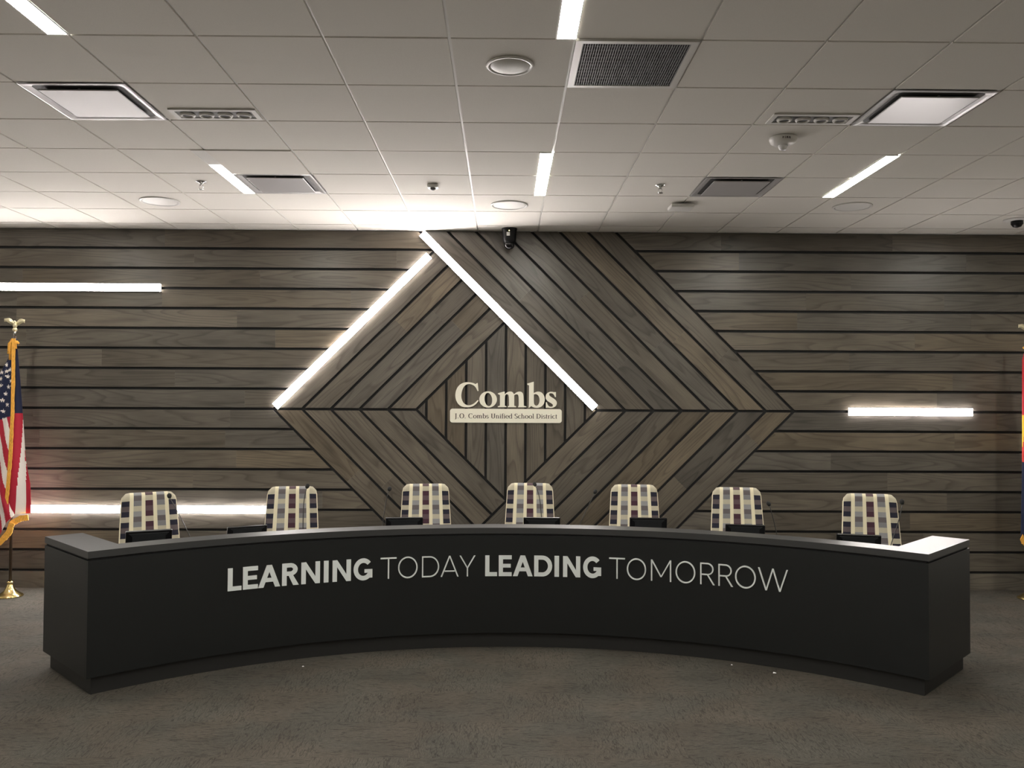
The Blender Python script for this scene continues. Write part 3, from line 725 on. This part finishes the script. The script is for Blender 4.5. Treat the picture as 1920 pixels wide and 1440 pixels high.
# ---------------------------------------------------------------- chairs
NAVY=(.018,.018,.032);TAUPE=(.105,.085,.088);PLUM=(.062,.026,.040);MAUVE=(.105,.07,.08);GREY=(.20,.20,.21);LG=(.27,.27,.28);TG=(.125,.11,.115);BEI=(.47,.43,.33);CRM=(.74,.68,.50)
COLS=[(0,.013,'c'),(.013,.152,'A'),(.152,.223,'c'),(.223,.366,'B'),(.366,.433,'c'),(.433,.571,'C'),(.571,.638,'c'),(.638,.78,'B'),(.78,.848,'c'),(.848,.985,'A'),(.985,1,'c')]
RW={'A':[BEI,NAVY,TAUPE,NAVY],'B':[TG,GREY,BEI,LG],'C':[BEI,PLUM,MAUVE,PLUM],'c':[CRM]*4}
RWT={'A':BEI,'B':LG,'C':MAUVE,'c':CRM}
def make_chair():
    t=thing('dais_chair','x','chair',group='plaid chairs behind the curved desk')
    # backrest: local, faces -Y; v measured down from the top
    HB=.62; zt=1.165; cell=.0403; lean=math.radians(9); th=.045
    us=sorted({round(x,4) for a,b,_ in COLS for x in (a,b)})
    us=[u for k in range(len(us)-1) for u in [us[k]+(us[k+1]-us[k])*j/2 for j in range(2)]]+[1.0]
    vb=[0,.004,.010,.0202]+[.0202+cell*k for k in range(1,15)]
    vs_=[]
    for k in range(len(vb)-1):
        vs_+= [vb[k],(vb[k]+vb[k+1])/2] if vb[k+1]-vb[k]>.012 else [vb[k]]
    vs_.append(vb[-1])
    def P(u,v,side):
        hw=.200+.028*min(1,v/.5)                       # half width, widening downwards
        rc=.055
        x=(u*2-1)*hw
        dy=0
        ztop=0
        ax=hw-abs(x)
        if ax<rc and v<rc*1.2:      # round the upper corners
            ztop=(rc-math.sqrt(max(0,rc*rc-(rc-ax)**2)))*(1-v/(rc*1.2))
        bow=.018*(1-(abs(x)/hw)**2)                    # slight concave wrap
        edge=.016*max(0,1-(hw-abs(x))/.03)**2+.014*max(0,1-v/.03)**2
        y=bow+edge if side==0 else th+bow*.7-edge
        vv=v+ztop
        return (x, y+.175+ (HB-vv)*math.sin(lean)+.0, zt-vv*math.cos(lean))
    mb=MB(); nu=len(us);nv=len(vs_)
    front=[P(u,v,0) for v in vs_ for u in us]
    fs=[];cols=[]
    for j in range(nv-1):
        vm=(vs_[j]+vs_[j+1])/2; row=int((vm-.0202)//cell)
        for i in range(nu-1):
            um=(us[i]+us[i+1])/2; ct_='c'
            for a,b,k in COLS:
                if a<=um<b: ct_=k
            col=RWT[ct_] if vm<.0202 else RW[ct_][row%4]
            fs.append((j*nu+i,(j+1)*nu+i,(j+1)*nu+i+1,j*nu+i+1)); cols.append(col)
    mb.add(front,fs,0,None,cols,True)
    back=[P(u,v,1) for v in vs_ for u in us]
    mb.add(back,[(j*nu+i,j*nu+i+1,(j+1)*nu+i+1,(j+1)*nu+i) for j in range(nv-1) for i in range(nu-1)],0,None,(.56,.52,.42),True)
    # rim joining both skins
    def rimstrip(idx,col):
        v=[front[i] for i in idx]+[back[i] for i in idx]; n_=len(idx)
        mb.add(v,[(k,k+1,n_+k+1,n_+k) for k in range(n_-1)],0,None,col,True)
    top=[i for i in range(nu)]
    cc=[]
    for i in range(nu-1):
        um=(us[i]+us[i+1])/2; k_='c'
        for a,b,k in COLS:
            if a<=um<b: k_=k
        cc.append(RWT[k_])
    rimstrip(top,cc); rimstrip([j*nu for j in range(nv)],CRM); rimstrip([j*nu+nu-1 for j in range(nv)],CRM); rimstrip([(nv-1)*nu+i for i in range(nu)],CRM)
    mb.build('backrest',M['fabric'],t)
    # seat
    s=MB(); s.rbox((-.235,-.27,.435),(.235,.215,.515),.03,seg=3); s.build('seat',M['creamfab'],t)
    # back bar, arms, column, base, casters
    MB().tube([(0,.10,.425),(0,.26,.43),(0,.285,.50),(0,.262,.62)],.018,10).build('back_bar',M['shell'],t)
    for s_ in (-1,1):
        a=MB(); a.tube([(s_*.20,.0,.428),(s_*.275,.0,.432),(s_*.285,.0,.50),(s_*.285,.02,.640)],.013,10); a=a.build('armrest',M['shell'],t)
        MB().rbox((s_*.285-.035,-.14,.6405),(s_*.285+.035,.12,.668),.010).build('arm_pad',M['shell'],a)
    MB().box((-.11,-.10,.405),(.11,.14,.4345)).build('seat_mechanism',M['shell'],t)
    MB().lathe([(.028,.12),(.028,.26),(.016,.262),(.016,.404)],18).build('gas_column',M['chrome'],t)
    for k in range(5):
        a=2*PI*k/5+.3; ca,sa=math.cos(a),math.sin(a)
        l=MB().tube([(0.02*ca,.02*sa,.105),(.15*ca,.15*sa,.095),(.29*ca,.29*sa,.075)],[.022,.018,.013],8).build('base_leg',M['chrome'],t)
        Mx=Matrix.Translation((.29*ca,.29*sa,.028))@Matrix.Rotation(a+.6,4,'Z')@Matrix.Rotation(PI/2,4,'X')
        MB().lathe([(.020,-.024),(.027,-.018),(.027,.018),(.020,.024)],18,M_=Mx).build('caster',M['shell'],l)
    return t
ch0=make_chair()
CHAIRS=[(-2.76,6.62,34,'leftmost plaid chair, turned inward in front of the low glowing strip'),
(-1.775,7.12,9,'plaid chair second from left, at the end of the low glowing strip'),
(-.68,7.40,7,'plaid chair third from left, between left chevrons and a bare microphone'),
(.235,7.50,-3,'middle plaid chair just below the tip of the upright diamond planks'),
(1.145,7.40,-4,'plaid chair third from right, under the right chevrons'),
(1.985,7.18,-7,'plaid chair second from right, a thin microphone standing to its right'),
(2.915,6.70,-12,'rightmost plaid chair, nearest the white glare on the counter')]
for k,(x,y,a,l) in enumerate(CHAIRS):
    al=math.radians(a)
    # base sits in front of the backrest top by .27
    off=.27; loc=(x+off*math.sin(al),y-off*math.cos(al),0)
    if k==0: ch0.location=loc; ch0.rotation_euler=(0,0,al); ch0['label']=l
    else: dup(ch0,l,loc,al)

# ---------------------------------------------------------------- monitors
def make_monitor():
    t=thing('monitor','x','monitor',group='small monitors on the desk')
    W_,HH,TP=.152,.165,.194; tilt=Matrix.Translation((0,0,TP))@Matrix.Rotation(math.radians(14),4,'X')@Matrix.Translation((0,0,-TP))
    # back faces -Y (towards the room)
    b=MB(); b.rbox((-W_,-.0,TP-HH),(W_,.022,TP),.005,M_=tilt,smooth=False); b.build('casing',M['plastic'],t)
    MB().prism([[(-W_+.022,TP-.014),(W_-.022,TP-.014),(W_-.044,TP-.034),(W_-.044,.07),(-W_+.044,.07),(-W_+.044,TP-.034)][::-1]],lambda u,v,d:tilt@Vector((u,-d,v)),.0004,.007).build('rear_cover',M['screenback'],t)
    MB().box((-W_+.012,.0222,TP-HH+.012),(W_-.012,.0232,TP-.01),M_=tilt).build('screen',M['screen'],t)
    MB().tube([(0,-.03,.010),(0,-.035,.07),(0,-.012,.11)],.014,10).build('stand_neck',M['plastic'],t)
    MB().rbox((-.10,-.09,.0),(.10,.07,.012),.004).build('stand_foot',M['plastic'],t)
    return t
mo=make_monitor()
def ray_at(px,Y):
    d=fwd+r2*((px-960)/F_PX); return d.x/d.y*Y
MON=[(284,6.02,26,.024,'leftmost monitor, in front of the turned chair'),
(468,6.62,30,-.030,'low monitor left of the second chair, lying almost flat looking'),
(760,6.92,6,.0,'monitor in front of the third chair, left of centre'),
(1017,6.98,-2,-.004,'monitor in front of the middle chair'),
(1216,6.92,-6,.004,'monitor overlapping the lower right of the fifth chair'),
(1397,6.66,-10,-.012,'monitor below the sixth chair'),
(1609,6.12,-16,-.004,'rightmost monitor, in front of the last chair')]
for k,(px,Y,a,dz,l) in enumerate(MON):
    loc=(ray_at(px,Y),Y,.7402)
    o=mo if k==0 else dup(mo)
    o.location=loc; o.rotation_euler=(0,0,math.radians(a)); o['label']=l+', dark back to the room'
    o.scale=(1,1,1+dz/.194)

# ---------------------------------------------------------------- microphones
def at(px,py,Y):
    d=fwd+r2*((px-960)/F_PX)+u2*((720-py)/F_PX); d=d*(Y/d.y); return Vector((d.x,d.y,d.z+CZ))
MIC=[(318,933,334,960,355,1003,6.15,'beside the leftmost chair, crossing the glowing strip'),
(575,915,569,935,568,992,6.62,'in front of the second chair'),
(729,920,725,930,717,985,6.90,'standing clear to the left of the third chair'),
(1004,911,1011,922,1016,975,7.10,'curving over the middle chair'),
(1115,925,1109,936,1086,985,6.90,'bare against the planks left of the fifth chair'),
(1443,948,1446,958,1456,998,6.55,'standing clear to the right of the sixth chair'),
(1692,945,1689,965,1671,1019,6.0,'at the right edge of the rightmost chair')]
for (hx,hy,mx,my,fx,fy,Y,l) in MIC:
    Yb=Y
    hd=at(hx,hy,Y); md=at(mx,my,Y); ft=at(fx,fy,Y)
    k=(.78-ft.z)/(md.z-ft.z); base=ft+(md-ft)*k; base.z=.7402
    t=thing('gooseneck_microphone','thin gooseneck microphone '+l,'microphone',base,0,'gooseneck microphones on the desk')
    rel=lambda p:tuple(Vector(p)-base)
    MB().lathe([(.045,0),(.045,.008),(.036,.022),(.012,.026)],24).build('base',M['plastic'],t)
    pts=[]; P0=Vector((0,0,.0255)); P1=ft-base; P2=md-base; P3=hd-base
    P1=Vector((P1.x,P1.y,P1.z))
    ctrl=[P0,P1,P2+(P2-P1)*.0,P3]
    for s_ in range(13):
        u=s_/12
        if u<.5:
            a=u/.5; p=P0*(1-a)**2+P1*2*a*(1-a)+ (P1+P2)/2*a*a
        else:
            a=(u-.5)/.5; p=(P1+P2)/2*(1-a)**2+P2*2*a*(1-a)+P3*a*a
        pts.append(p)
    MB().tube(pts,[.0034]*len(pts),8).build('gooseneck',M['neck'],t)
    dr=(pts[-1]-pts[-3]).normalized()+Vector((0,.9,.0)); dr.normalize()
    e=P3
    q=dr.to_track_quat('Z','Y').to_matrix().to_4x4()
    MB().lathe([(.004,-.004),(.011,.001),(.0155,.012),(.016,.026),(.010,.036),(.003,.039)],16,M_=Matrix.Translation(e)@q).build('windscreen',M['foam'],t)

# ---------------------------------------------------------------- flags
def star_pts(cx,cz,r):
    return [(cx+(r if k%2==0 else r*.40)*math.sin(PI*k/5),cz+(r if k%2==0 else r*.40)*math.cos(PI*k/5)) for k in range(10)]
def inpoly(p,poly):
    c=False; n=len(poly)
    for i in range(n):
        (x1,y1),(x2,y2)=poly[i],poly[(i+1)%n]
        if (y1>p[1])!=(y2>p[1]) and p[0]<(x2-x1)*(p[1]-y1)/(y2-y1)+x1: c=not c
    return c
FRD=(.38,.018,.038); FWH=(.72,.66,.62); FBL=(.012,.016,.045); ORG=(.80,.36,.03); YEL=(.85,.50,.04); AZR=(.55,.03,.05)
def interp(tab,z):
    for (z0,a),(z1,b) in zip(tab,tab[1:]):
        if z0>=z>=z1: return a+(b-a)*(z0-z)/(z0-z1)
    return tab[0][1] if z>tab[0][0] else tab[-1][1]
def pxz(py): return CZ+(757.8-py)/F_PX*8.19
def pxx(px): return (px-30)/F_PX*8.19        # metres right of the left pole
def cloth(name,parent,Ledge,Redge,botL,colf,fold,nu,nv,ztop,m,side):
    """drape between left and right edge tables; fold(u,t) gives y offset"""
    mb=MB(); vs=[];fs=[];cols=[]
    for j in range(nv+1):
        for i in range(nu+1):
            u=i/nu; zb=botL(u); z=ztop+(zb-ztop)*j/nv
            x=Ledge(z)+(Redge(z)-Ledge(z))*u
            vs.append((x,fold(u,(ztop-z)/(ztop-.5)),z))
    for j in range(nv):
        for i in range(nu):
            a=j*(nu+1)+i; fs.append((a,a+nu+1,a+nu+2,a+1))
            p=[vs[k] for k in fs[-1]]; cols.append(colf(sum(q[0] for q in p)/4,sum(q[2] for q in p)/4,(i+.5)/nu))
    mb.add(vs,fs,0,None,cols,True)
    o=mb.build(name,m,parent,norm=False)
    md=o.modifiers.new('thickness','SOLIDIFY'); md.thickness=.0015; md.offset=0
    return o
PX,PY=-4.735,8.19
us=thing('american_flag','red, white and blue striped flag with stars and gold fringe, draped on its stand','flag',(PX,PY,0))
def stand(t,lab):
    MB().lathe([(.115,0),(.118,.006),(.112,.016),(.085,.030),(.055,.055),(.036,.085),(.026,.115),(.024,.125),(.030,.132),(.030,.142),(.018,.146)],40).build('base',M['gold'],t)
    MB().tube([(0,0,.14),(0,0,2.50)],.0135,16).build('pole',M['pole'],t)
    MB().tube([(0,0,2.498),(0,0,2.560)],.011,14).build('ferrule',M['chrome'],t)
    e=MB()
    # eagle: globe, body, neck, head, beak, wings
    e.lathe([(.006,2.545),(.018,2.552),(.023,2.565),(.018,2.579),(.006,2.585)],20)
    e.tube([(0,.0,2.578),(.002,-.004,2.600),(.004,-.004,2.622),(.006,-.010,2.640),(.004,-.020,2.648)],[.012,.021,.017,.010,.006],12)
    e.tube([(.0,.004,2.596),(-.004,.018,2.572)],[.014,.006],8)
    for s_ in (-1,1):
        n_=9; top=[];bot=[]
        for k in range(n_):
            a=k/(n_-1); x=s_*(.010+.088*a**1.05); zc=2.616+.034*math.sin(a*2.0)*1.1-(.006*a if s_>0 else -.004*a); hw=.006+.021*math.sin(min(1,a*1.15+.12)*PI*.82); y=.004-.012*a
            top.append((x,y,zc+hw)); bot.append((x,y,zc-hw*.9))
        for yy,flip in ((-.004,0),(.004,1)):
            pass
        v=[(p[0],p[1]-.005,p[2]) for p in top]+[(p[0],p[1]-.005,p[2]) for p in bot]+[(p[0],p[1]+.005,p[2]) for p in top]+[(p[0],p[1]+.005,p[2]) for p in bot]
        f_=[]
        for k in range(n_-1):
            f_+= [(k,k+1,n_+k+1,n_+k),(2*n_+k,3*n_+k,3*n_+k+1,2*n_+k+1),(k,2*n_+k,2*n_+k+1,k+1),(n_+k,n_+k+1,3*n_+k+1,3*n_+k)]
        f_+=[(n_-1,3*n_-1,4*n_-1,2*n_-1),(0,n_,3*n_,2*n_)]
        e.add(v,f_,0,smooth=True)
    fo=e.build('eagle_finial',M['palegold'],t); return fo
stand(us,'l')
# right hand (rear) fold and left hand (front) fold, meeting at the fringe line
fr=[(pxz(640),pxx(30)),(pxz(700),pxx(31)),(pxz(780),pxx(31)),(pxz(870),pxx(28)),(pxz(930),pxx(24)),(pxz(966),pxx(20)),(pxz(1030),pxx(17))]
re=[(pxz(640),pxx(34)),(pxz(655),pxx(36)),(pxz(720),pxx(41)),(pxz(775),pxx(44.5)),(pxz(840),pxx(48)),(pxz(870),pxx(51)),(pxz(890),pxx(54.5)),(pxz(910),pxx(59)),(pxz(945),pxx(61)),(pxz(966),pxx(61))]
frx=lambda z:interp(fr,z); rex=lambda z:interp(re,z)
def col_r(x,z,u):
    px=30+x*F_PX/8.19; py=757.8-(z-CZ)*F_PX/8.19
    if py<779: return FBL
    b1=interp([(779,45.5),(840,44.5),(900,42),(966,38.5)] ,py) if False else 45.5+(py-779)*(-7/187)
    b2=47+(py-779)*(4/187)+(2 if py>870 else 0)
    if px<b1: return FRD
    if px<b2: return FWH
    return FRD
fold_r=lambda u,t:(-.012+.035*u*min(1,t*2)-.022*math.sin(u*PI*1.6)*min(1,t*1.5))
cloth('flag_cloth',us,lambda z:frx(z)-.01,rex,lambda u:pxz(966)+.0*u,col_r,fold_r,26,130,pxz(642),M['flag'],1)
LEDGE=[(pxz(640),pxx(24)),(pxz(668),pxx(25)),(pxz(690),pxx(14)),(pxz(718),pxx(-2)),(pxz(760),pxx(-16)),(pxz(820),pxx(-28)),(pxz(900),pxx(-38)),(pxz(1030),pxx(-44))]
lex=lambda z:interp(LEDGE,z)
STARS=[(19,689),(25.5,698),(20,701.5),(9,715),(22,711),(11,728),(23.5,730),(19,743),(22.5,763),(15.5,776),(14,755),(28.5,719),(10,703),(3,735),(4,750)]
SP=[star_pts(pxx(a),pxz(b),.0235) for a,b in STARS]
def col_l(x,z,u):
    px=30+x*F_PX/8.19; py=757.8-(z-CZ)*F_PX/8.19
    if py<668 and px<25.5: return ORG
    cb=738+ (px)*1.0 if px<0 else (738+px*6.3 if px<8.5 else 791-(px-8.5)*.3)
    if py<cb and py<794:
        for s_ in SP:
            if abs(s_[0][0]-x)<.024 and abs(s_[0][1]-.0235-z)<.026 and inpoly((x,z),s_): return FWH
        return FBL
    v=px-(py-790)*.21
    k=math.floor((v-4.5)/9.5)
    if 6<v<14.5 and False: return FRD
    return FRD if k%2==0 else FWH
def bot_l(u):
    px=-44+u*78
    return pxz(1000+14*math.sin(min(1,max(0,(px+14)/40))*PI)-max(0,(px-12))*1.4)
fold_l=lambda u,t:(-.045*math.sin(u*PI)*min(1,t*2)-.02*math.sin(u*PI*5)*min(1,t*1.4)-.018)
rl=[(z,x) for z,x in fr if z>pxz(935)]+[(pxz(935),pxx(24)),(pxz(966),pxx(37)),(pxz(985),pxx(34)),(pxz(1020),pxx(28))]
cloth('flag_cloth',us,lex,lambda z:interp(rl,z),bot_l,col_l,fold_l,110,150,pxz(642),M['flag'],0)
def fringe(parent,pts,wd,name='gold_fringe',seed=1):
    rnd=random.Random(seed); mb=MB(); vs=[];fs=[]
    for k,(p,n_) in enumerate(pts):
        p=Vector(p); n_=Vector(n_).normalized(); w_=wd*(1+rnd.uniform(-.10,.10))
        vs+=[p-n_*w_*.2+Vector((0,-.004,0)),p+n_*w_*.8+Vector((0,-.006,0)),p-n_*w_*.2+Vector((0,.004,0)),p+n_*w_*.8+Vector((0,.004,0))]
    for k in range(len(pts)-1):
        a=4*k;b=a+4; fs+=[(a,a+1,b+1,b),(a+2,b+2,b+3,a+3),(a,b,b+2,a+2),(a+1,a+3,b+3,b+1)]
    m_=len(pts)-1; fs+=[(0,2,3,1),(4*m_,4*m_+1,4*m_+3,4*m_+2)]
    return mb.add(vs,fs,0).build(name,M['fringe'],parent)
zs=[pxz(640+k*(968-640)/60) for k in range(61)]
fringe(us,[((frx(z)-.004,-.032,z),(1,0,0)) for z in zs],.032,seed=2)
def Lp(px,py,y=-.04): return (pxx(px),y,pxz(py))
def path(ptl,n_=10):
    o=[]
    for (a,b) in zip(ptl,ptl[1:]):
        for k in range(n_): o.append((a[0]+(b[0]-a[0])*k/n_,a[1]+(b[1]-a[1])*k/n_))
    return o+[ptl[-1]]
bp=path([(63,969),(48,971),(34,979),(28,998),(14,1014),(-6,1008),(-26,1004),(-44,1000)])
o_=[]
for k,p in enumerate(bp):
    q=bp[min(k+1,len(bp)-1)]; r_=bp[max(k-1,0)]; dx,dz=(q[0]-r_[0]),-(q[1]-r_[1]); nrm=(-dz,0,dx) ; 
    if nrm[2]>0: nrm=(dz,0,-dx)
    o_.append((Lp(*p,y=-.045 if p[0]<34 else -.02),nrm))
fringe(us,o_,.055,seed=3)
tas=MB()
for k,(dx_,ln) in enumerate(((-.026,.16),(-.040,.10),(.022,.05))):
    tas.tube([(0,-.016,2.455),(dx_*.6,-.022,2.45),(dx_,-.024,2.43),(dx_*1.05,-.024,2.43-ln)],[.006,.008,.010,.013],8)
tas.tube([(-.02,0,2.445),(.0,-.018,2.45),(.03,-.012,2.445),(.045,-.010,2.43)],[.012,.014,.014,.010],8)
tas.build('tassel_cord',M['fringe'],us)

AX=5.125
az=thing('state_flag','red and yellow over dark blue flag cut by the right edge, with gold fringe','flag',(AX,PY,0))
stand(az,'r')
def pxr(px): return (px-1931)/F_PX*8.19
la=[(pxz(655),pxr(1921)),(pxz(670),pxr(1917)),(pxz(860),pxr(1915)),(pxz(930),pxr(1913)),(pxz(1000),pxr(1911)),(pxz(1020),pxr(1913))]
ra=[(pxz(655),pxr(1942)),(pxz(760),pxr(1955)),(pxz(900),pxr(1972)),(pxz(1020),pxr(1978))]
def col_a(x,z,u):
    py=757.8-(z-CZ)*F_PX/8.19
    if py>863-30*u: return (.012,.018,.05)
    k=math.floor((u*7+ (py-660)/90)); 
    if py<775 and u<.12: return AZR
    return (.62,.05,.05) if k%2==0 else YEL
cloth('flag_cloth',az,lambda z:interp(la,z),lambda z:interp(ra,z),lambda u:pxz(1003+8*math.sin(u*PI)),col_a,lambda u,t:-.02-.05*math.sin(u*PI)*min(1,2*t)-.02*math.sin(u*PI*6)*min(1,1.4*t),60,110,pxz(657),M['flag'],0)
ap=path([(1911,998),(1914,1006),(1922,1014),(1945,1014),(1962,1010),(1978,1003)])
fringe(az,[((pxr(p[0]),-.045,pxz(p[1])),(-.5 if p[0]<1920 else 0,0,-1)) for p in ap],.055,seed=5)
MB().tube([(-.06,-.02,2.44),(-.02,-.02,2.455),(.03,-.02,2.45)],.011,8).build('tassel_cord',M['fringe'],az)

# ---------------------------------------------------------------- scraps on the carpet
for (px,py,l) in ((568,1250,'tiny white paper scrap on the carpet left of centre, below the desk'),(1372,1247,'smaller of two tiny white scraps on the carpet at right'),(1452,1262,'larger of two tiny white scraps on the carpet at right')):
    d=fwd+r2*((px-960)/F_PX)+u2*((720-py)/F_PX); d=d*(-CZ/d.z)
    big=1.4 if px==1452 else .8
    o=MB().add([(-.009*big,-.004*big,.0005),(.007*big,-.007*big,.003),(.010*big,.005*big,.001),(-.002*big,.008*big,.005),(-.009*big,-.004*big,.0),(.007*big,-.007*big,.0005),(.010*big,.005*big,.0),(-.002*big,.008*big,.001)],
        [(0,1,2,3),(4,7,6,5),(0,4,5,1),(1,5,6,2),(2,6,7,3),(3,7,4,0)]).build('paper_scrap',M['paper'],None,(d.x,d.y,.0005))
    tag(o,l,'scrap','paper scraps on the carpet')
